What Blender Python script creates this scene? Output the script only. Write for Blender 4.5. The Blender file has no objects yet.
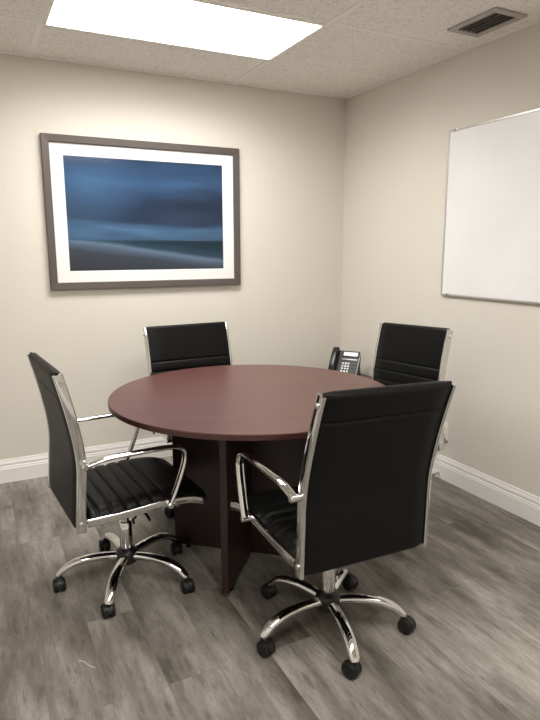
import bpy, bmesh, math, random
from mathutils import Vector, Matrix
random.seed(7)
C = bpy.context.scene.collection
PI = math.pi

# ------------------------------------------------------------------ materials
def newmat(name):
    m = bpy.data.materials.new(name); m.use_nodes = True
    nt = m.node_tree
    return m, nt, nt.nodes['Principled BSDF']

def pbr(name, col, rough=.5, metal=0., spec=.5, bump=None, var=None, coat=0.):
    m, nt, b = newmat(name)
    b.inputs['Base Color'].default_value = (*col, 1)
    b.inputs['Roughness'].default_value = rough
    b.inputs['Metallic'].default_value = metal
    b.inputs['Specular IOR Level'].default_value = spec
    b.inputs['Coat Weight'].default_value = coat
    if bump or var:
        tc = nt.nodes.new('ShaderNodeTexCoord')
    if bump:
        sc, st, dist = bump
        n = nt.nodes.new('ShaderNodeTexNoise'); n.inputs['Scale'].default_value = sc; n.inputs['Detail'].default_value = 4
        bp = nt.nodes.new('ShaderNodeBump'); bp.inputs['Strength'].default_value = st; bp.inputs['Distance'].default_value = dist
        nt.links.new(tc.outputs['Object'], n.inputs['Vector']); nt.links.new(n.outputs['Fac'], bp.inputs['Height'])
        nt.links.new(bp.outputs['Normal'], b.inputs['Normal'])
    if var:
        sc, amt = var
        n = nt.nodes.new('ShaderNodeTexNoise'); n.inputs['Scale'].default_value = sc; n.inputs['Detail'].default_value = 3
        r = nt.nodes.new('ShaderNodeValToRGB')
        r.color_ramp.elements[0].position = .3; r.color_ramp.elements[1].position = .7
        r.color_ramp.elements[0].color = (*[c*(1-amt) for c in col], 1); r.color_ramp.elements[1].color = (*[min(1, c*(1+amt)) for c in col], 1)
        nt.links.new(tc.outputs['Object'], n.inputs['Vector']); nt.links.new(n.outputs['Fac'], r.inputs['Fac'])
        nt.links.new(r.outputs['Color'], b.inputs['Base Color'])
    return m

class NT:
    """small helper to wire nodes"""
    def __init__(s, m): s.nt = m.node_tree; s.b = s.nt.nodes['Principled BSDF']
    def n(s, t, **k):
        x = s.nt.nodes.new(t)
        for a, v in k.items():
            if a.startswith('i_'):
                x.inputs[a[2:].replace('_', ' ')].default_value = v
            else: setattr(x, a, v)
        return x
    def l(s, a, b): s.nt.links.new(a, b)
    def ramp(s, fac, stops):
        r = s.n('ShaderNodeValToRGB'); e = r.color_ramp.elements
        while len(e) < len(stops): e.new(.5)
        for q, (p, c) in zip(e, stops): q.position = p; q.color = (*c, 1) if len(c) == 3 else c
        s.l(fac, r.inputs['Fac']); return r.outputs['Color']
    def mix(s, fac, a, b, bt='MIX'):
        x = s.n('ShaderNodeMix', data_type='RGBA', blend_type=bt)
        if isinstance(fac, (int, float)): x.inputs[0].default_value = fac
        else: s.l(fac, x.inputs[0])
        for v, i in ((a, 6), (b, 7)):
            if isinstance(v, tuple): x.inputs[i].default_value = (*v, 1)
            else: s.l(v, x.inputs[i])
        return x.outputs[2]

WALL = pbr('wall_paint', (.67, .635, .57), .75, bump=(120, .12, .004), var=(1.2, .015))
TRIM = pbr('white_trim_paint', (.84, .82, .80), .35)
CHROME = pbr('polished_chrome', (.66, .665, .67), .045, 1.)
SATIN = pbr('satin_steel', (.62, .60, .57), .28, 1.)
LEATHER = pbr('black_leather', (.0045, .0045, .0043), .44, spec=.13, bump=(260, .16, .002))
BLACKP = pbr('black_plastic', (.007, .007, .007), .38, bump=(300, .05, .001))
RUBBER = pbr('black_rubber', (.007, .007, .007), .5, spec=.3)
GAP = pbr('dark_cavity', (.012, .011, .010), .8)

def floor_mat():
    m, nt, b = newmat('grey_vinyl_plank'); t = NT(m)
    tc = t.n('ShaderNodeTexCoord'); mp = t.n('ShaderNodeMapping'); mp.inputs['Rotation'].default_value = (0, 0, PI/2)
    mp.inputs['Location'].default_value = (.35, .05, 0)
    t.l(tc.outputs['Object'], mp.inputs['Vector'])
    br = t.n('ShaderNodeTexBrick', offset=.37, offset_frequency=2)
    br.inputs['Scale'].default_value = 1; br.inputs['Brick Width'].default_value = 1.22; br.inputs['Row Height'].default_value = .18
    br.inputs['Mortar Size'].default_value = .0008; br.inputs['Mortar Smooth'].default_value = .3; br.inputs['Bias'].default_value = 0
    br.inputs['Color1'].default_value = (0, 0, 0, 1); br.inputs['Color2'].default_value = (1, 1, 1, 1); br.inputs['Mortar'].default_value = (.5, .5, .5, 1)
    t.l(mp.outputs['Vector'], br.inputs['Vector'])
    # per plank shift of the grain
    sep = t.n('ShaderNodeSeparateColor'); t.l(br.outputs['Color'], sep.inputs['Color'])
    add = t.n('ShaderNodeVectorMath', operation='ADD'); mul = t.n('ShaderNodeVectorMath', operation='SCALE'); mul.inputs['Scale'].default_value = .55
    t.l(br.outputs['Color'], mul.inputs[0]); t.l(mp.outputs['Vector'], add.inputs[0]); t.l(mul.outputs['Vector'], add.inputs[1])
    def nz(sx, sy, det, rough=.6):
        q = t.n('ShaderNodeMapping'); q.inputs['Scale'].default_value = (sx, sy, 1); t.l(add.outputs['Vector'], q.inputs['Vector'])
        n = t.n('ShaderNodeTexNoise', i_Scale=1., i_Detail=det, i_Roughness=rough); t.l(q.outputs['Vector'], n.inputs['Vector']); return n.outputs['Fac']
    blotch = nz(1.8, 6., 7, .62); streak = nz(3.2, 22., 6, .62); grain = nz(7., 60., 5, .65)
    c = t.ramp(blotch, [(.32, (.070, .062, .052)), (.46, (.160, .146, .128)), (.68, (.318, .297, .267))])
    g = t.ramp(streak, [(.28, (.55, .54, .53)), (.46, (1, 1, 1)), (.72, (1.32, 1.32, 1.32))]); c = t.mix(.8, c, g, 'MULTIPLY')
    f = t.ramp(grain, [(.3, (.80, .80, .80)), (.65, (1.1, 1.1, 1.1))]); c = t.mix(.6, c, f, 'MULTIPLY')
    wisp = nz(8., 38., 5, .7)
    c = t.mix(.85, c, t.ramp(wisp, [(.34, (.58, .56, .54)), (.44, (1, 1, 1)), (.62, (1, 1, 1)), (.74, (1.22, 1.22, 1.22))]), 'MULTIPLY')
    fine = nz(26., 150., 4, .7); c = t.mix(.6, c, t.ramp(fine, [(.32, (.78, .77, .76)), (.66, (1.16, 1.16, 1.16))]), 'MULTIPLY')
    tone = t.ramp(sep.outputs['Red'], [(0, (.94, .937, .935)), (1, (1.05, 1.05, 1.05))]); c = t.mix(1., c, tone, 'MULTIPLY')
    c = t.mix(br.outputs['Fac'], c, (.125, .114, .100))
    t.l(c, b.inputs['Base Color'])
    r = t.n('ShaderNodeMapRange'); r.inputs['To Min'].default_value = .36; r.inputs['To Max'].default_value = .55
    t.l(grain, r.inputs['Value']); t.l(r.outputs['Result'], b.inputs['Roughness'])
    bp = t.n('ShaderNodeBump', i_Strength=.15, i_Distance=.002); t.l(grain, bp.inputs['Height']); t.l(bp.outputs['Normal'], b.inputs['Normal'])
    b.inputs['Specular IOR Level'].default_value = .4
    return m
FLOOR = floor_mat()

def tile_mat():
    m, nt, b = newmat('mineral_fibre_tile'); t = NT(m)
    tc = t.n('ShaderNodeTexCoord')
    n = t.n('ShaderNodeTexNoise', i_Scale=85., i_Detail=3., i_Roughness=.6); t.l(tc.outputs['Object'], n.inputs['Vector'])
    v = t.n('ShaderNodeTexVoronoi', i_Scale=70.); t.l(tc.outputs['Object'], v.inputs['Vector'])
    c = t.ramp(n.outputs['Fac'], [(.34, (.68, .645, .60)), (.46, (.88, .85, .80)), (.7, (.91, .88, .835))])
    p = t.ramp(v.outputs['Distance'], [(.0, (.80, .79, .78)), (.2, (1, 1, 1))])
    t.l(t.mix(.7, c, p, 'MULTIPLY'), b.inputs['Base Color']); b.inputs['Roughness'].default_value = .95
    b.inputs['Specular IOR Level'].default_value = .15
    bp = t.n('ShaderNodeBump', i_Strength=.5, i_Distance=.004); t.l(n.outputs['Fac'], bp.inputs['Height']); t.l(bp.outputs['Normal'], b.inputs['Normal'])
    return m
TILE = tile_mat()
GRID = pbr('ceiling_grid_paint', (.90, .88, .84), .6)

def wood_mat(name, dark, mid, light, rot, rough, horizontal=True, spec=.5):
    m, nt, b = newmat(name); t = NT(m)
    tc = t.n('ShaderNodeTexCoord'); mp = t.n('ShaderNodeMapping')
    mp.inputs['Rotation'].default_value = (0, 0, rot)
    q = t.n('ShaderNodeMapping'); q.inputs['Scale'].default_value = (1.6, 34, 34) if horizontal else (34, 34, 1.6)
    t.l(tc.outputs['Object'], mp.inputs['Vector']); t.l(mp.outputs['Vector'], q.inputs['Vector'])
    n = t.n('ShaderNodeTexNoise', i_Scale=1., i_Detail=5., i_Roughness=.6, i_Distortion=.4); t.l(q.outputs['Vector'], n.inputs['Vector'])
    q2 = t.n('ShaderNodeMapping'); q2.inputs['Scale'].default_value = (6, 190, 190) if horizontal else (190, 190, 6)
    t.l(mp.outputs['Vector'], q2.inputs['Vector'])
    n2 = t.n('ShaderNodeTexNoise', i_Scale=1., i_Detail=3.); t.l(q2.outputs['Vector'], n2.inputs['Vector'])
    c = t.ramp(n.outputs['Fac'], [(.3, dark), (.5, mid), (.72, light)])
    f = t.ramp(n2.outputs['Fac'], [(.32, (.78, .77, .77)), (.62, (1.06, 1.06, 1.06))])
    t.l(t.mix(.7, c, f, 'MULTIPLY'), b.inputs['Base Color'])
    b.inputs['Roughness'].default_value = rough; b.inputs['Specular IOR Level'].default_value = spec
    return m
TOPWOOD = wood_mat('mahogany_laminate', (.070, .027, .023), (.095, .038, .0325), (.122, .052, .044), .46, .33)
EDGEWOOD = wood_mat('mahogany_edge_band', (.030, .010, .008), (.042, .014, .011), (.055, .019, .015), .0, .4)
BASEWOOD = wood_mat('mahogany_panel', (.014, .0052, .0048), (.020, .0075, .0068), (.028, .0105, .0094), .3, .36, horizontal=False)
SIDEWOOD = wood_mat('dark_walnut', (.040, .028, .022), (.062, .044, .034), (.085, .062, .050), 1.57, .4)

def light_mat():
    m = bpy.data.materials.new('lit_diffuser'); m.use_nodes = True; nt = m.node_tree
    nt.nodes.remove(nt.nodes['Principled BSDF'])
    e = nt.nodes.new('ShaderNodeEmission'); e.inputs['Color'].default_value = (1, .965, .92, 1); e.inputs['Strength'].default_value = 6.5
    nt.links.new(e.outputs[0], nt.nodes['Material Output'].inputs[0]); return m
LIT = light_mat()

def board_mat():
    m, nt, b = newmat('whiteboard_enamel'); t = NT(m)
    tc = t.n('ShaderNodeTexCoord'); n = t.n('ShaderNodeTexNoise', i_Scale=3.5, i_Detail=4.); t.l(tc.outputs['Object'], n.inputs['Vector'])
    t.l(t.ramp(n.outputs['Fac'], [(.35, (.78, .79, .80)), (.65, (.81, .82, .83))]), b.inputs['Base Color'])
    b.inputs['Roughness'].default_value = .28; return m
BOARD = board_mat()

def seascape_mat(W, H):
    """soft blue dusk sea print, object coordinates: x across, z up, centre 0"""
    m, nt, b = newmat('seascape_print'); t = NT(m)
    tc = t.n('ShaderNodeTexCoord'); sp = t.n('ShaderNodeSeparateXYZ'); t.l(tc.outputs['Object'], sp.inputs[0])
    u = t.n('ShaderNodeMapRange'); u.inputs['From Min'].default_value = -W/2; u.inputs['From Max'].default_value = W/2; t.l(sp.outputs['X'], u.inputs['Value'])
    v = t.n('ShaderNodeMapRange'); v.inputs['From Min'].default_value = -H/2; v.inputs['From Max'].default_value = H/2; t.l(sp.outputs['Z'], v.inputs['Value'])
    U, V = u.outputs['Result'], v.outputs['Result']
    cv = t.n('ShaderNodeCombineXYZ'); t.l(U, cv.inputs[0]); t.l(V, cv.inputs[1])
    def noise(sx, sy, det, off=0.):
        q = t.n('ShaderNodeMapping'); q.inputs['Scale'].default_value = (sx, sy, 1); q.inputs['Location'].default_value = (off, off, 0); t.l(cv.outputs[0], q.inputs['Vector'])
        n = t.n('ShaderNodeTexNoise', i_Scale=1., i_Detail=det, i_Roughness=.5); t.l(q.outputs[0], n.inputs['Vector']); return n.outputs['Fac']
    n1 = noise(1.3, 5.5, 3., 3.1)
    jit = t.n('ShaderNodeMath', operation='MULTIPLY_ADD'); t.l(n1, jit.inputs[0]); jit.inputs[1].default_value = .20; jit.inputs[2].default_value = -.10
    vv = t.n('ShaderNodeMath', operation='ADD'); t.l(V, vv.inputs[0]); t.l(jit.outputs[0], vv.inputs[1])
    sky = t.ramp(vv.outputs[0], [(.28, (.026, .060, .120)), (.37, (.034, .082, .165)), (.45, (.012, .025, .058)), (.58, (.008, .017, .043)),
                                 (.70, (.013, .031, .076)), (.82, (.020, .052, .122)), (.95, (.012, .030, .074))])
    n2 = noise(2.5, 9., 4., 8.)
    sky = t.mix(.55, sky, t.ramp(n2, [(.32, (.55, .57, .62)), (.68, (1.45, 1.40, 1.32))]), 'MULTIPLY')
    # lighter cloud glow at upper left
    gx = t.n('ShaderNodeVectorMath', operation='DISTANCE'); t.l(cv.outputs[0], gx.inputs[0]); gx.inputs[1].default_value = (.13, .74, 0)
    sky = t.mix(t.ramp(gx.outputs['Value'], [(.0, (.55, .55, .55)), (.38, (0, 0, 0))]), sky, (.046, .112, .235))
    # sea, wave line and wet sand: boundary slopes down to the right
    sl = t.n('ShaderNodeMath', operation='MULTIPLY_ADD'); t.l(U, sl.inputs[0]); sl.inputs[1].default_value = .205; t.l(V, sl.inputs[2])
    wob = t.n('ShaderNodeMath', operation='MULTIPLY_ADD'); t.l(noise(4, 6, 3.), wob.inputs[0]); wob.inputs[1].default_value = .05; t.l(sl.outputs[0], wob.inputs[2])
    ground = t.ramp(wob.outputs[0], [(.0, (.016, .021, .032)), (.14, (.021, .027, .041)), (.225, (.025, .034, .052)), (.275, (.048, .074, .122)), (.305, (.070, .112, .180)),
                                     (.335, (.012, .034, .062)), (.42, (.004, .015, .029))])
    hor = t.ramp(V, [(.268, (0, 0, 0)), (.282, (1, 1, 1))])
    t.l(t.mix(1., t.mix(hor, ground, sky), (1.4, 1.35, 1.25), 'MULTIPLY'), b.inputs['Base Color']); b.inputs['Roughness'].default_value = .6; b.inputs['Specular IOR Level'].default_value = .1
    return m

def glass_mat():
    m = bpy.data.materials.new('picture_glass'); m.use_nodes = True; nt = m.node_tree
    nt.nodes.remove(nt.nodes['Principled BSDF'])
    tr = nt.nodes.new('ShaderNodeBsdfTransparent'); gl = nt.nodes.new('ShaderNodeBsdfGlossy'); gl.inputs['Roughness'].default_value = .09
    ge = nt.nodes.new('ShaderNodeNewGeometry'); dt = nt.nodes.new('ShaderNodeVectorMath'); dt.operation = 'DOT_PRODUCT'
    mx = nt.nodes.new('ShaderNodeMixShader'); L = nt.links.new
    L(ge.outputs['Normal'], dt.inputs[0]); L(ge.outputs['Incoming'], dt.inputs[1])
    def mt(op, a, v):
        q = nt.nodes.new('ShaderNodeMath'); q.operation = op; L(a, q.inputs[0])
        if v is not None: q.inputs[1].default_value = v
        return q
    ab = mt('ABSOLUTE', dt.outputs['Value'], None); iv = mt('SUBTRACT', ab.outputs[0], 1.); iv = mt('ABSOLUTE', iv.outputs[0], None)
    pw = mt('POWER', iv.outputs[0], 5.); fa = mt('MULTIPLY_ADD', pw.outputs[0], .97); fa.inputs[2].default_value = .028   # low-reflection pane
    L(fa.outputs[0], mx.inputs[0]); L(tr.outputs[0], mx.inputs[1]); L(gl.outputs[0], mx.inputs[2])
    nt.links.new(mx.outputs[0], nt.nodes['Material Output'].inputs[0]); return m
GLASS = glass_mat()
FRAME = pbr('brushed_pewter', (.095, .080, .074), .45, .2)
MAT = pbr('white_mat_board', (.80, .79, .79), .8)
ALU = pbr('brushed_aluminium', (.60, .58, .56), .35, .85)
PLATE = pbr('ivory_plastic', (.76, .72, .64), .35)
VENTM = pbr('taupe_vent_enamel', (.42, .39, .36), .5)
LOUV = pbr('dark_louvre_enamel', (.20, .185, .17), .5)
PHONE = pbr('charcoal_plastic', (.024, .026, .028), .42, spec=.3)
PHONEB = pbr('black_handset_plastic', (.007, .007, .0075), .3)
SILVER = pbr('silver_plastic', (.50, .50, .50), .35, .4)
LCD = pbr('pale_display', (.82, .84, .84), .25)
KEY = pbr('white_key_plastic', (.80, .80, .79), .4)
GKEY = pbr('grey_key_plastic', (.06, .063, .067), .4)
THREAD = pbr('white_thread', (.72, .70, .66), .8)
CAB = pbr('dark_cable', (.03, .03, .03), .5)

# ------------------------------------------------------------------ geometry helpers
def obj(name, bm, mat, parent=None, smooth=True, angle=40, loc=None, rot=None):
    bmesh.ops.remove_doubles(bm, verts=bm.verts, dist=1e-6)
    bmesh.ops.recalc_face_normals(bm, faces=bm.faces)
    me = bpy.data.meshes.new(name); bm.to_mesh(me); bm.free()
    if smooth:
        me.shade_smooth(); me.set_sharp_from_angle(angle=math.radians(angle))
    o = bpy.data.objects.new(name, me); C.objects.link(o)
    for m in (mat if isinstance(mat, (list, tuple)) else [mat]): me.materials.append(m)
    if parent: o.parent = parent
    if loc: o.location = loc
    if rot: o.rotation_euler = rot
    return o

def box(bm, c, s, bev=0., seg=2, M=None):
    x = bmesh.ops.create_cube(bm, size=1.)
    vs = x['verts']
    for v in vs: v.co = Vector((v.co.x*s[0]+c[0], v.co.y*s[1]+c[1], v.co.z*s[2]+c[2]))
    if bev > 0:
        es = list({e for v in vs for e in v.link_edges})
        r = bmesh.ops.bevel(bm, geom=es, offset=bev, segments=seg, affect='EDGES', profile=.5)
        vs = list({v for f in r['faces'] for v in f.verts} | {v for v in vs if v.is_valid})
    if M: bmesh.ops.transform(bm, matrix=M, verts=vs)
    return bm

def boxbm(c, s, bev=0., seg=2, M=None): return box(bmesh.new(), c, s, bev, seg, M)

def loft(bm, rings, cap=True, closed=False):
    R = [[bm.verts.new(p) for p in r] for r in rings]
    n = len(R[0]); m = len(R)
    for i in range(m if closed else m-1):
        a, b = R[i], R[(i+1) % m]
        for j in range(n): bm.faces.new((a[j], a[(j+1) % n], b[(j+1) % n], b[j]))
    if cap and not closed:
        bm.faces.new(R[0][::-1]); bm.faces.new(R[-1])
    return bm

def lathe(prof, seg=24, M=None, bm=None):
    """prof: list of (r,z)"""
    bm = bm or bmesh.new()
    rings = [[Vector((r*math.cos(2*PI*k/seg), r*math.sin(2*PI*k/seg), z)) for k in range(seg)] for r, z in prof]
    if M: rings = [[M @ p for p in r] for r in rings]
    return loft(bm, rings)

def rod(a, b, r, seg=14, bm=None, ch=0.):
    a, b = Vector(a), Vector(b); d = (b-a); L = d.length
    M = Matrix.Translation(a) @ d.to_track_quat('Z', 'Y').to_matrix().to_4x4()
    c = ch or min(r*.25, L*.25)
    return lathe([(r-c, 0), (r, c), (r, L-c), (r-c, L)], seg, M, bm)

def spline(pts, n):
    """Catmull-Rom through pts, n samples per span"""
    P = [Vector(p) for p in pts]; P = [P[0]*2-P[1]] + P + [P[-1]*2-P[-2]]
    out = []
    for i in range(1, len(P)-2):
        for k in range(n):
            t = k/n; a, b, c, d = P[i-1:i+3]
            out.append(.5*((2*b)+(c-a)*t+(2*a-5*b+4*c-d)*t*t+(3*b-a-3*c+d)*t**3))
    out.append(P[-2]); return out

def sweep(path, side, sec, bm=None, scale=None, cap=True):
    """sweep a section (list of (along side, along normal)) on a planar path; side = constant side axis"""
    bm = bm or bmesh.new(); side = Vector(side).normalized(); rings = []
    for i, p in enumerate(path):
        t = (path[min(i+1, len(path)-1)] - path[max(i-1, 0)]).normalized()
        nrm = t.cross(side).normalized(); s = scale(i/(len(path)-1)) if scale else (1, 1)
        rings.append([p + side*(a*s[0]) + nrm*(b*s[1]) for a, b in sec])
    return loft(bm, rings, cap)

def oval(a, b, n=16): return [(a*math.cos(2*PI*k/n), b*math.sin(2*PI*k/n)) for k in range(n)]
def rrect(a, b, r, k=4):
    o = []
    for cx, cy, s in ((a-r, b-r, 0), (-a+r, b-r, 1), (-a+r, -b+r, 2), (a-r, -b+r, 3)):
        for i in range(k+1):
            t = (s + i/k)*PI/2; o.append((cx+r*math.cos(t), cy+r*math.sin(t)))
    return o

def thing(name, label, cat, loc=(0, 0, 0), rotz=0., group=None):
    o = bpy.data.objects.new(name, None); C.objects.link(o); o.empty_display_size = .1
    o.location = loc; o.rotation_euler = (0, 0, rotz); o['label'] = label; o['category'] = cat
    if group: o['group'] = group
    return o
def tag(o, label, cat, group=None):
    o['label'] = label; o['category'] = cat
    if group: o['group'] = group
    return o
def struct(o): o['kind'] = 'structure'; return o

# ------------------------------------------------------------------ the room (corner of back and right wall at the origin)
XL, YF, H = -3.6, -4.7, 2.44
t = .12
struct(obj('floor', boxbm(((XL)/2, YF/2, -.05), (-XL+2*t, -YF+2*t, .1)), FLOOR, smooth=False))
struct(obj('wall_back', boxbm((XL/2, t/2, H/2), (-XL+2*t, t, H)), WALL, smooth=False))
struct(obj('wall_right', boxbm((t/2, YF/2, H/2), (t, -YF, H)), WALL, smooth=False))
struct(obj('wall_left', boxbm((XL-t/2, YF/2, H/2), (t, -YF, H)), WALL, smooth=False))
struct(obj('wall_front', boxbm((XL/2, YF-t/2, H/2), (-XL+2*t, t, H)), WALL, smooth=False))
ceil = struct(obj('ceiling', boxbm((XL/2, YF/2, H+.05), (-XL+2*t, -YF+2*t, .1)), TILE, smooth=False))
# suspended grid: 2 x 4 ft bays
GX = [-.876-1.22*k for k in range(3)]; GY = [-.552-.61*k for k in range(7)]
bm = bmesh.new()
for x in GX: box(bm, (x, YF/2, H-.001), (.024, -YF, .004))
for y in GY: box(bm, (XL/2, y, H-.0008), (-XL, .024, .004))
for c, s in (((XL/2, -.010, H-.003), (-XL, .02, .006)), ((-.010, YF/2, H-.003), (.02, -YF, .006)), ((XL+.01, YF/2, H-.003), (.02, -YF, .006))): box(bm, c, s)
struct(obj('ceiling_grid', bm, GRID, ceil, smooth=False))

# baseboards: stepped profile extruded along each wall
BP = [(0, 0), (.016, 0), (.016, .086), (.0135, .0905), (.0135, .099), (.0105, .1035), (.0105, .110), (.012, .1135), (.011, .122), (.0075, .132), (.006, .143), (0, .143)]
def baseboard(name, a, b, inward):
    a, b, n = Vector(a), Vector(b), Vector(inward)
    bm = bmesh.new(); loft(bm, [[p + n*u + Vector((0, 0, v)) for u, v in BP] for p in (a, b)])
    return struct(obj(name, bm, TRIM, smooth=False))
baseboard('baseboard_back', (XL, 0, 0), (0, 0, 0), (0, -1, 0))
baseboard('baseboard_right', (0, YF, 0), (0, 0, 0), (-1, 0, 0))
baseboard('baseboard_left', (XL, YF, 0), (XL, 0, 0), (1, 0, 0))
baseboard('baseboard_front', (XL, YF, 0), (0, YF, 0), (0, 1, 0))

# ------------------------------------------------------------------ ceiling light and vent
SPREAD = 160
def troffer(cx, cy, label, watt=13.5):
    r = thing('ceiling_light', label, 'ceiling light', (cx, cy, H))
    bm = bmesh.new(); w, d, f = 1.196, .586, .012
    for c, s in (((0, d/2-f/2, -.008), (w, f, .012)), ((0, -d/2+f/2, -.008), (w, f, .012)), ((w/2-f/2, 0, -.008), (f, d-2*f, .012)), ((-w/2+f/2, 0, -.008), (f, d-2*f, .012))):
        box(bm, c, s, .002, 1)
    obj('frame', bm, GRID, r, smooth=False)
    obj('diffuser', boxbm((0, 0, -.007), (w-2*f, d-2*f, .006)), LIT, r, smooth=False)
    # prismatic lens: most of the light goes downwards
    ld = bpy.data.lights.new('lamp', 'AREA'); ld.shape = 'RECTANGLE'; ld.size = w-2*f; ld.size_y = d-2*f
    ld.energy = watt; ld.spread = math.radians(SPREAD); ld.color = (1, .965, .92)
    lo = bpy.data.objects.new('lamp', ld); C.objects.link(lo); lo.parent = r; lo.location = (0, 0, -.0115)
    return r
troffer(-1.486, -.857, 'bright rectangular flat panel light set into the tiled ceiling')
troffer(-2.706, -3.297, 'added fill panel light, unseen in the ceiling above the viewer, left one', 7.)  # assumed lamp out of view, added to brighten the floor and right wall
troffer(-1.486, -3.297, 'added fill panel light, unseen in the ceiling above the viewer, right one', 12.)  # second assumed lamp, added because the right wall and floor stayed too dark

v = thing('air_vent', 'taupe ceiling air vent with dark louvres beside right wall', 'vent', (-.2155, -1.497, H))
bm = bmesh.new(); w, d, f = .205, .305, .036
for c, s in (((0, d/2-f/2, -.005), (w, f, .010)), ((0, -d/2+f/2, -.005), (w, f, .010)), ((w/2-f/2, 0, -.005), (f, d-2*f, .010)), ((-w/2+f/2, 0, -.005), (f, d-2*f, .010))): box(bm, c, s, .003, 1)
obj('frame', bm, VENTM, v, smooth=False)
obj('backing', boxbm((0, 0, -.0012), (w-2*f, d-2*f, .002)), GAP, v, smooth=False)
for k in range(5):
    x = -.054 + k*.027
    M = Matrix.Translation((x, 0, -.0070)) @ Matrix.Rotation(math.radians(-62), 4, 'Y')
    obj('louvre', boxbm((0, 0, 0), (.010, d-2*f, .0016), M=M), LOUV, v, smooth=False)

# ------------------------------------------------------------------ framed seascape on the back wall
PW, PH, PX, PZ = 1.226, .885, -1.458, 1.5925
p = thing('framed_picture', 'wide framed blue seascape print with white mat on back wall', 'picture', (PX, 0, PZ))
bm = bmesh.new(); fw, fd = .042, .032
out = [(-PW/2, -PH/2), (PW/2, -PH/2), (PW/2, PH/2), (-PW/2, PH/2)]
sec = [(0, -.001), (0, -fd+.002), (.002, -fd), (fw-.003, -fd+.003), (fw, -fd+.006), (fw, -.008), (.030, -.001)]   # (inset, depth)
rings = []
for sx, sz in ((-1, -1), (1, -1), (1, 1), (-1, 1)):
    rings.append([Vector((sx*(PW/2-i), d, sz*(PH/2-i))) for i, d in sec])
loft(bm, rings, closed=True)
obj('frame', bm, FRAME, p, smooth=False)
obj('backing_board', boxbm((0, -.005, 0), (PW-.03, .006, PH-.03)), MAT, p, smooth=False)
# mat with a bevelled window
IX0, IX1, IZ0, IZ1 = -1.956-PX, -.961-PX, 1.2575-PZ, 1.925-PZ
IX0 -= .0; ic = ((IX0+IX1)/2, (IZ0+IZ1)/2); iw, ih = IX1-IX0, IZ1-IZ0
bm = bmesh.new()
def rect(x0, x1, z0, z1, y): return [Vector((x0, y, z0)), Vector((x1, y, z0)), Vector((x1, y, z1)), Vector((x0, y, z1))]
a, b_ = PW/2-.036, PH/2-.036
rs = [rect(-a, a, -b_, b_, -.012), rect(-a, a, -b_, b_, -.0145), rect(IX0, IX1, IZ0, IZ1, -.0145), rect(IX0+.002, IX1-.002, IZ0+.002, IZ1-.002, -.012)]
loft(bm, rs, closed=True)
obj('mat_board', bm, MAT, p, smooth=False)
obj('print', boxbm((0, 0, 0), (iw+.01, .001, ih+.01)), seascape_mat(iw, ih), p, smooth=False, loc=(ic[0], -.0095, ic[1]))
bm = bmesh.new(); bm.faces.new([bm.verts.new(q) for q in rect(-a, a, -b_, b_, -.018)])
obj('glass_pane', bm, GLASS, p, smooth=False)

# ------------------------------------------------------------------ whiteboard on the right wall
WY0, WY1, WZ0, WZ1 = -1.072, -2.291, 1.118, 2.043
wb = thing('whiteboard', 'large blank whiteboard with slim aluminium frame on right wall', 'whiteboard', (0, (WY0+WY1)/2, (WZ0+WZ1)/2))
ww, wh = WY0-WY1, WZ1-WZ0
obj('writing_surface', boxbm((-.010, 0, 0), (.012, ww-.016, wh-.016)), BOARD, wb, smooth=False)
bm = bmesh.new()
rings = [[Vector((-d, sy*(ww/2-i), sz*(wh/2-i))) for i, d in ((0, .001), (0, .017), (.002, .019), (.010, .019), (.012, .017), (.012, .0165), (.009, .0165), (.009, .001))] for sy, sz in ((-1, -1), (1, -1), (1, 1), (-1, 1))]
loft(bm, rings, closed=True); obj('frame', bm, ALU, wb, smooth=False)
for sy in (1, -1):
    for sz in (1, -1):
        c = obj('corner_clip', boxbm((-.0125, sy*(ww/2-.055), sz*(wh/2-.007)), (.016, .034, .017), .002), ALU, wb)
        obj('screw', rod((-.020, sy*(ww/2-.055), sz*(wh/2-.007)), (-.0222, sy*(ww/2-.055), sz*(wh/2-.007)), .0038), GAP, c)

# ------------------------------------------------------------------ wall outlet, its plug, doorstop
ou = thing('wall_outlet', 'ivory electrical outlet plate low on right wall behind the chairs', 'outlet', (0, -1.146, .297))
obj('cover_plate', boxbm((-.003, 0, 0), (.006, .074, .118), .002), PLATE, ou)
for s in (1, -1):
    rc = obj('receptacle', boxbm((-.0065, 0, s*.021), (.004, .033, .028), .003), PLATE, ou)
    bm = bmesh.new(); box(bm, (-.0088, -.006, s*.021+.003), (.001, .0022, .009)); box(bm, (-.0088, .006, s*.021+.003), (.001, .0022, .007)); box(bm, (-.0088, 0, s*.021-.007), (.001, .004, .004))
    obj('slot_set', bm, GAP, rc, smooth=False)
obj('screw', rod((-.005, 0, 0), (-.0068, 0, 0), .003), SATIN, ou)
pc = thing('power_cord', 'thin dark cord plugged into the ivory outlet, drooping along the wall', 'cord', (0, -1.146, .276))
obj('plug', boxbm((-.0145, 0, .004), (.011, .022, .020), .003), CAB, pc)
pth = spline([(-.018, .004, .000), (-.019, .018, -.004), (-.016, .034, -.012), (-.012, .030, -.019), (-.009, -.005, -.021), (-.008, -.036, -.029), (-.009, -.030, -.040), (-.010, .000, -.052), (-.012, .035, -.10), (-.016, .055, -.17), (-.024, .09, -.262), (-.03, .18, -.2705)], 8)
def tube(path, r, seg=8):
    bm = bmesh.new(); rings = []; up = Vector((.3, .2, 1)).normalized()
    for i, q in enumerate(path):
        tg = (path[min(i+1, len(path)-1)]-path[max(i-1, 0)]).normalized()
        a = tg.cross(up).normalized(); b2 = tg.cross(a).normalized()
        rings.append([q + a*(r*math.cos(2*PI*k/seg)) + b2*(r*math.sin(2*PI*k/seg)) for k in range(seg)])
    return loft(bm, rings)
obj('cable', tube(pth, .0024), CAB, pc)
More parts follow.
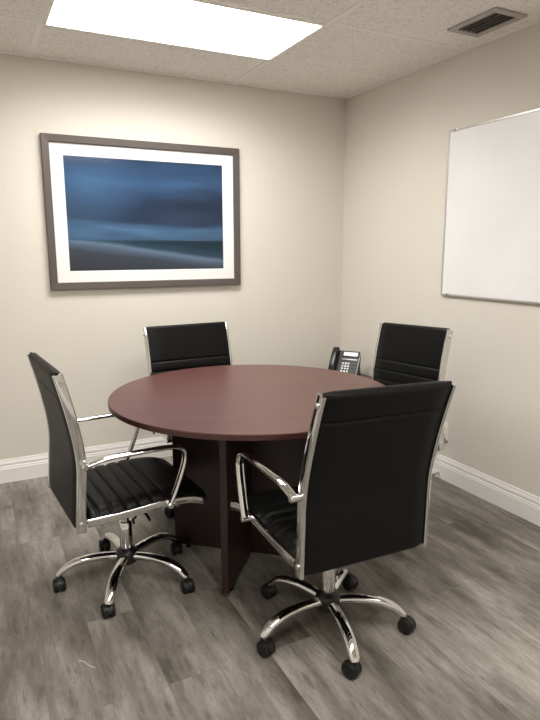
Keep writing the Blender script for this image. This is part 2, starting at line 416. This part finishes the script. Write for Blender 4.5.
ds = thing('door_stop', 'small metal doorstop rod sticking out of the right baseboard', 'doorstop', (-.016, -1.136, .030))
obj('base_disc', rod((-.0002, 0, 0), (-.005, 0, 0), .011), SATIN, ds)
obj('rod', rod((-.005, 0, 0), (-.075, 0, .001), .0062), SATIN, ds)
obj('rubber_tip', rod((-.075, 0, .001), (-.088, 0, .001), .0085), RUBBER, ds)

# ------------------------------------------------------------------ round table
TX, TY, TZ, TR = -1.414, -1.431, .766, .622
tb = thing('conference_table', 'round mahogany meeting table on crossed panel base', 'table', (TX, TY, 0))
bm = lathe([(TR-.0025, TZ-.0240), (TR, TZ-.022), (TR, TZ-.0025), (TR-.0025, TZ)], 128)
top = obj('tabletop', bm, [TOPWOOD, EDGEWOOD], tb, angle=30)
for f in top.data.polygons:
    if abs(f.normal.z) < .5: f.material_index = 1
aA = math.radians(229.5)
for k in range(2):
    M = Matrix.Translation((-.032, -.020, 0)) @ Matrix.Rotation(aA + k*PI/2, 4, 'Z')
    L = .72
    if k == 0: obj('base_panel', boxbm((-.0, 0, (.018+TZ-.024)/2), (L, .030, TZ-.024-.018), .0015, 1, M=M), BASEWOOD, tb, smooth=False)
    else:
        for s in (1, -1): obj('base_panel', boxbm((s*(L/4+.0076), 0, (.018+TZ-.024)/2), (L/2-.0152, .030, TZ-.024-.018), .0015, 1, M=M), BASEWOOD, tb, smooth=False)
    for s in (1, -1):
        obj('glide', lathe([(.012, 0), (.014, .002), (.014, .008), (.006, .010), (.006, .018)], 14, M @ Matrix.Translation((s*(L/2-.06), 0, 0))), RUBBER, tb)

# ------------------------------------------------------------------ corner side table and desk phone
SX, SY, SZ = -.275, -.445, .507
st = thing('side_table', 'low dark wood corner table mostly hidden behind the round table', 'table', (SX, SY, 0))
obj('tabletop', boxbm((0, 0, SZ-.0125), (.49, .60, .025), .003), SIDEWOOD, st)
obj('apron', boxbm((0, 0, SZ-.025-.03), (.40, .50, .06), .002), SIDEWOOD, st)
for sx in (1, -1):
    for sy in (1, -1):
        bm = bmesh.new(); loft(bm, [[Vector((sx*.205+a*h, sy*.255+b*h, z)) for a, b in ((h0, h0), (-h0, h0), (-h0, -h0), (h0, -h0))] for z, h, h0 in ((0, 1, .014), (SZ-.025, 1, .021))])
        obj('leg', bm, SIDEWOOD, st, smooth=False)
obj('shelf', boxbm((0, 0, .16), (.39, .49, .018), .002), SIDEWOOD, st)

ph = thing('desk_phone', 'black office desk phone with handset and pale display by the corner', 'phone', (-.203, -.364, SZ), math.radians(217+90))
# local: x = viewer's right, -y towards the user, z up
tilt = math.radians(56)
F0 = Vector((0, -.055, .022)); fu = Vector((0, math.cos(tilt), math.sin(tilt))); fn = Vector((0, -math.sin(tilt), math.cos(tilt)))
FM = Matrix(((1, 0, 0, 0), (0, fu.y, fn.y, F0.y), (0, fu.z, fn.z, F0.z), (0, 0, 0, 1)))   # face frame: x, along the face, out of the face
FL = .198
bm = bmesh.new(); e = F0 + fu*FL
prof = [(-.062, .0), (-.060, .016), (F0.y, F0.z), (e.y, e.z), (e.y+.012, e.z-.003), (e.y+.012, e.z-.03), (.050, .060), (.078, .0)]
loft(bm, [[Vector((x, y, z)) for y, z in prof] for x in (-.108, .100)])
bmesh.ops.bevel(bm, geom=list(bm.edges), offset=.003, segments=2, affect='EDGES')
body = obj('body', bm, PHONE, ph); ph.scale = (.94, .94, .94)
obj('side_trim', boxbm((.1015, FL/2, -.004), (.004, FL, .010), .0015, M=FM), SILVER, ph)
sc = obj('screen_bezel', boxbm((.031, .172, .0015), (.130, .046, .006), .002, M=FM), PHONEB, ph)
obj('display', boxbm((.031, .170, .0055), (.108, .030, .002), M=FM), LCD, sc, smooth=False)
obj('silver_strip', boxbm((.031, .128, .002), (.118, .008, .004), .001, M=FM), SILVER, ph)
for r in range(4):
    for c in range(3):
        obj('number_key', boxbm((-.014+c*.022, .094-r*.021, .003), (.015, .0125, .006), .0015, M=FM), KEY, ph)
for r in range(3):
    for c in range(2):
        obj('function_key', boxbm((.060+c*.020, .090-r*.023, .002), (.014, .010, .005), .001, M=FM), GKEY, ph)
# handset: arched grip with two cups
gp = [Vector((-.082, y, z)) for y, z in ((.002, .022), (.015, .030), (.05, .042), (.10, .046), (.15, .042), (.188, .031), (.200, .022))]
gp = [FM @ q for q in spline(gp, 5)]
bm = sweep(gp, (1, 0, 0), rrect(.024, .013, .010), scale=lambda s: (1-.12*math.sin(PI*s), .75+.3*abs(2*s-1)))
hs = obj('handset', bm, PHONEB, ph)
for y, nm in ((.018, 'mouthpiece'), (.182, 'earpiece')):
    obj(nm, lathe([(.019, .002), (.023, .006), (.023, .022), (.018, .028)], 18, FM @ Matrix.Translation((-.082, y, 0))), PHONEB, hs)
cp = []
for k in range(141):
    s = k/140; a = s*2*PI*16
    cp.append(Vector((-.112 - .028*math.sin(PI*s) + .006*math.cos(a), -.050 + .085*s, .010 + .006*math.sin(a) + .008*s)))
obj('handset_cord', tube(cp, .0022, 6), PHONEB, hs)

# ------------------------------------------------------------------ office chairs
def back_profile():
    """centre line of the backrest in the chair's (y,z) plane, bottom to top"""
    return spline([(0, -.236, .388), (0, -.2335, .46), (0, -.230, .55), (0, -.228, .635), (0, -.2375, .72), (0, -.258, .82), (0, -.281, .91), (0, -.300, .975)], 24)

def resample(path, step):
    out = [path[0]]; acc = 0.
    for a, b in zip(path, path[1:]):
        L = (b-a).length
        while acc + L >= step:
            tt = (step-acc)/L; a = a.lerp(b, tt); out.append(a.copy()); L = (b-a).length; acc = 0.
        acc += L
    if (out[-1]-path[-1]).length > step*.3: out.append(path[-1])
    return out

def padded(path, hw, thick_f, thick_b, seams_f, seams_b, s_from_end=True, pin=.005, puff=.002, ext=.012, edge=.010):
    """leather panel swept along path (side axis x), front is +normal; seams pinch across"""
    HW = hw; N = len(path); acc = [0.]
    for a, b in zip(path, path[1:]): acc.append(acc[-1]+(b-a).length)
    T = acc[-1]; rings = []
    sf = sorted(seams_f)
    for i, p in enumerate(path):
        tg = (path[min(i+1, N-1)]-path[max(i-1, 0)]).normalized(); nr = tg.cross(Vector((1, 0, 0))).normalized()
        if nr.y < 0 and abs(nr.y) > abs(nr.z): nr = -nr
        if abs(nr.z) >= abs(nr.y) and nr.z < 0: nr = -nr
        s = (T-acc[i]) if s_from_end else acc[i]
        d_end = min(acc[i], T-acc[i])
        rnd = math.sqrt(max(0., 1-max(0., 1-d_end/.018)**2))             # rounded ends
        pf = sum(math.exp(-((s-q)/.0045)**2) for q in sf); pb = sum(math.exp(-((s-q)/.004)**2) for q in seams_b)
        lo = max([q for q in sf if q <= s], default=None); hi = min([q for q in sf if q > s], default=None)
        bul = 0.
        if lo is not None and hi is not None: bul = puff*math.sin(PI*(s-lo)/(hi-lo))
        ring = []
        tf = (thick_f + bul - pin*min(1, pf))*(.25+.75*rnd); tbk = (thick_b - .006*min(1, pb))*(.25+.75*rnd)
        K = 14; hw = HW
        if s_from_end and acc[i] < .022: hw = HW - .020*(1-math.sqrt(max(0., 1-(1-acc[i]/.022)**2)))
        for k in range(K+1):
            u = -1+2*k/K; x = hw*math.sin(u*PI/2*.999) if False else hw*u
            dx = hw-abs(x); er = math.sqrt(max(0., 1-max(0., 1-dx/edge)**2))
            ring.append(p + Vector((x, 0, 0)) + nr*(tf*(.35+.65*er)))
        for k in range(K, -1, -1):
            u = -1+2*k/K; x = hw*u; dx = hw-abs(x); er = math.sqrt(max(0., 1-max(0., 1-dx/edge)**2))
            ring.append(p + Vector((x, 0, 0)) - nr*(tbk*(.35+.65*er)))
        rings.append(ring)
    bm = bmesh.new(); loft(bm, rings); return bm

WR = .247      # half distance between the side rails
def make_chair(star):
    r = thing('office_chair', 'chair', 'chair')
    # backrest cushion
    bp = resample(back_profile(), .0045)
    bp2 = resample([Vector((0, q.y, q.z)) for q in back_profile()] + [Vector((0, -.3025, .982))], .0045)
    back = obj('backrest', padded(bp2, WR-.006, .019, .0180, [.203+.053*k for k in range(8)], [.095]), LEATHER, r, angle=60)
    # seat cushion
    sp = spline([(0, -.205, .424), (0, -.12, .428), (0, -.02, .435), (0, .07, .442), (0, .14, .443), (0, .20, .436), (0, .243, .420), (0, .262, .402)], 16)
    seat = obj('seat', padded(resample(sp, .0045), WR-.006, .030, .018, [.035+.052*k for k in range(6)], [], s_from_end=False, pin=.006, puff=.003, edge=.022), LEATHER, r, angle=60)
    # side rails
    for s in (1, -1):
        path = [Vector((s*WR, q.y, q.z)) for q in back_profile()[::6]]
        rail = obj('back_rail', sweep(path, (1, 0, 0), rrect(.007, .0180, .005, 3)), CHROME, r)
        for z in (2, -3):
            q = path[z]; obj('bolt', rod((q.x+s*.006, q.y, q.z), (q.x+s*.0135, q.y, q.z), .0085), SATIN, rail)
        sr = spline([(s*WR, -.212, .418), (s*WR, -.12, .421), (s*WR, -.02, .428), (s*WR, .07, .436), (s*WR, .14, .437), (s*WR, .20, .431), (s*WR, .258, .413)], 5)
        obj('seat_rail', sweep(sr, (1, 0, 0), rrect(.0065, .0155, .005, 3)), CHROME, r)
        # armrest: flat oval loop from back rail forward, round a bend, down and back to the seat rail
        X = s*(WR+.024)
        ap = [(X, -.222, .643), (X, -.195, .650), (X, -.14, .662), (X, -.06, .666), (X, .03, .669), (X, .09, .669), (X, .128, .664), (X, .150, .650), (X, .157, .628),
              (X, .153, .597), (X, .137, .545), (X, .117, .49), (X, .101, .453), (X, .094, .438)]
        path = spline(ap, 6)
        arm = obj('armrest', sweep(path, (1, 0, 0), oval(.0160, .0092, 18)), CHROME, r)
        obj('arm_pin', rod((s*(WR+.002), -.222, .643), (X+s*.016, -.222, .643), .0125), CHROME, arm)
        obj('arm_pin', rod((s*(WR+.002), .096, .437), (X+s*.016, .096, .437), .0115), CHROME, arm)
    # cross tubes and tilt mechanism
    obj('cross_bar', rod((-WR, .14, .420), (WR, .14, .420), .010), CHROME, r)
    obj('cross_bar', rod((-WR, -.16, .404), (WR, -.16, .404), .010), CHROME, r)
    bm = boxbm((0, 0, .388), (.17, .24, .045), .010); me = obj('tilt_mechanism', bm, BLACKP, r)
    obj('tension_knob', rod((0, .06, .366), (0, .06, .325), .022), BLACKP, me)
    lv = spline([(.06, .01, .380), (.085, .015, .366), (.095, .018, .335), (.078, .012, .318), (.086, .014, .300)], 6)
    obj('lock_lever', tube(spline([(.07, .03, .385), (.13, .032, .380), (.185, .034, .372), (.215, .034, .366)], 5), .006, 10), BLACKP, me)
    obj('lift_lever', tube(lv, .0055), BLACKP, me)
    # gas lift
    obj('gas_cylinder', lathe([(.024, .115), (.0265, .119), (.0265, .262), (.024, .266), (.016, .267), (.016, .372)], 24), CHROME, r)
    hub = obj('hub', lathe([(.030, .080), (.040, .084), (.047, .098), (.047, .128), (.040, .140), (.028, .146), (.026, .150)], 28), BLACKP, r)
    for k in range(5):
        a = star + k*2*PI/5; d = Vector((math.cos(a), math.sin(a), 0)); side = Vector((-d.y, d.x, 0))
        lp = [d*rr + Vector((0, 0, z)) for rr, z in ((.036, .114), (.08, .119), (.13, .121), (.18, .117), (.22, .106), (.25, .090), (.272, .070), (.279, .060))]
        obj('base_leg', sweep(spline(lp, 5), side, oval(.0195, .0165, 16), scale=lambda q: (1.0+.12*math.sin(PI*q)-.15*q**3, 1.05-.25*q)), CHROME, r)
        # twin-wheel caster; trails at its own angle
        ca = a + 1.1 + 1.9*k; M = Matrix.Translation(d*.279) @ Matrix.Rotation(ca, 4, 'Z')
        bm = bmesh.new()
        rod(M @ Vector((0, 0, .040)), M @ Vector((0, 0, .068)), .0105, bm=bm)
        n = 12; rings = []
        for xs in (-.009, .009):
            rings.append([M @ Vector((-.014+.0300*math.cos(q), xs, .0300+.0295*math.sin(q))) for q in [PI*(-.05+1.1*j/n) for j in range(n+1)]] + [M @ Vector((-.014, xs, .020))])
        loft(bm, rings)
        cs = obj('caster', bm, BLACKP, r)
        for sy in (1, -1):
            W = M @ Matrix.Translation((-.014, sy*.0045, .0285)) @ Matrix.Rotation(-sy*PI/2, 4, 'X')
            obj('wheel', lathe([(.022, 0), (.0282, .001), (.0285, .010), (.0270, .0165), (.021, .0195), (.008, .0205)], 22, W), RUBBER, cs)
    return r

def copy_tree(o, parent=None):
    c = o.copy(); C.objects.link(c)
    if parent: c.parent = parent
    for ch in list(o.children): copy_tree(ch, c)
    return c

BASE = ('base_leg', 'caster', 'hub', 'gas_cylinder')
def pose(chair, star, recline, roll, lift, shift=0.):
    """turn the wheeled base under the seat; recline, roll and lift the upper part about its mounting plate"""
    p0 = Vector((0, 0, .40)); R = (Matrix.Rotation(roll, 3, 'Y') @ Matrix.Rotation(-recline, 3, 'X'))
    M = Matrix.Translation(p0 - R @ p0 + Vector((shift, 0, lift))) @ R.to_4x4()
    for ch in chair.children:
        if ch.name.split('.')[0] in BASE: ch.rotation_euler = (0, 0, star)
        else: ch.location = M.to_translation(); ch.rotation_euler = R.to_euler()

proto = make_chair(0.)
GROUP = 'black chairs around the round table'
# x, y, facing (deg), star angle in the world (deg), recline, roll (rad), lift, label
spots = [(-1.997, -1.405, 4.6, 26.1, .032, 0, -.015, 'black leather chair seen side-on, leftmost beside the round table'),
         (-1.409, -2.068, 91.5, 40.5, -.020, .036, .009, 'nearest black leather chair with its plain back to the viewer'),
         (-1.388, -.824, -86.9, 50., -.021, 0, -.013, 'black leather chair beneath the framed seascape, behind the round table'),
         (-.738, -1.406, 182.3, 54., .031, .045, .008, 'black leather chair between round table and right wall, near outlet')]
for i, (x, y, f, sa, rec, rol, lift, lab) in enumerate(spots):
    c = proto if i == 0 else copy_tree(proto)
    c.location = (x, y, 0); c.rotation_euler = (0, 0, math.radians(f-90)); c['label'] = lab; c['group'] = GROUP
    pose(c, math.radians(sa-(f-90)), rec, rol, lift, -.020 if i == 1 else 0.)

# ------------------------------------------------------------------ scrap of thread on the floor
tag(obj('thread_scrap', tube(spline([(-2.272, -1.842, .0012), (-2.255, -1.858, .0012), (-2.245, -1.882, .0012), (-2.228, -1.905, .0012)], 6), .0008, 6), THREAD), 'tiny white thread lying on the floor before the leftmost chair', 'thread')

# ------------------------------------------------------------------ camera, world, colour
f_px, cx, cy, cz, yaw, pit, roll = 590.1138, -2.49273, -3.74590, 1.38761, .466357, -.185821, -.0014909
cd = bpy.data.cameras.new('camera'); cam = bpy.data.objects.new('camera', cd); C.objects.link(cam)
cd.sensor_fit = 'VERTICAL'; cd.sensor_height = 24; cd.lens = f_px/720*24; cd.clip_start = .02
fwd = Vector((math.sin(yaw)*math.cos(pit), math.cos(yaw)*math.cos(pit), math.sin(pit)))
rt = fwd.cross(Vector((0, 0, 1))).normalized(); up = rt.cross(fwd)
r2 = rt*math.cos(roll)+up*math.sin(roll); u2 = -rt*math.sin(roll)+up*math.cos(roll)
R = Matrix((r2, u2, -fwd)).transposed().to_4x4()
cam.matrix_world = Matrix.Translation((cx, cy, cz)) @ R
S = bpy.context.scene; S.camera = cam
w = bpy.data.worlds.new('world'); S.world = w; w.use_nodes = True
w.node_tree.nodes['Background'].inputs[0].default_value = (.9, .85, .78, 1); w.node_tree.nodes['Background'].inputs[1].default_value = .05
S.view_settings.view_transform = 'Standard'; S.view_settings.look = 'None'; S.view_settings.gamma = 1; S.view_settings.exposure = .72
S.view_settings.use_curve_mapping = False
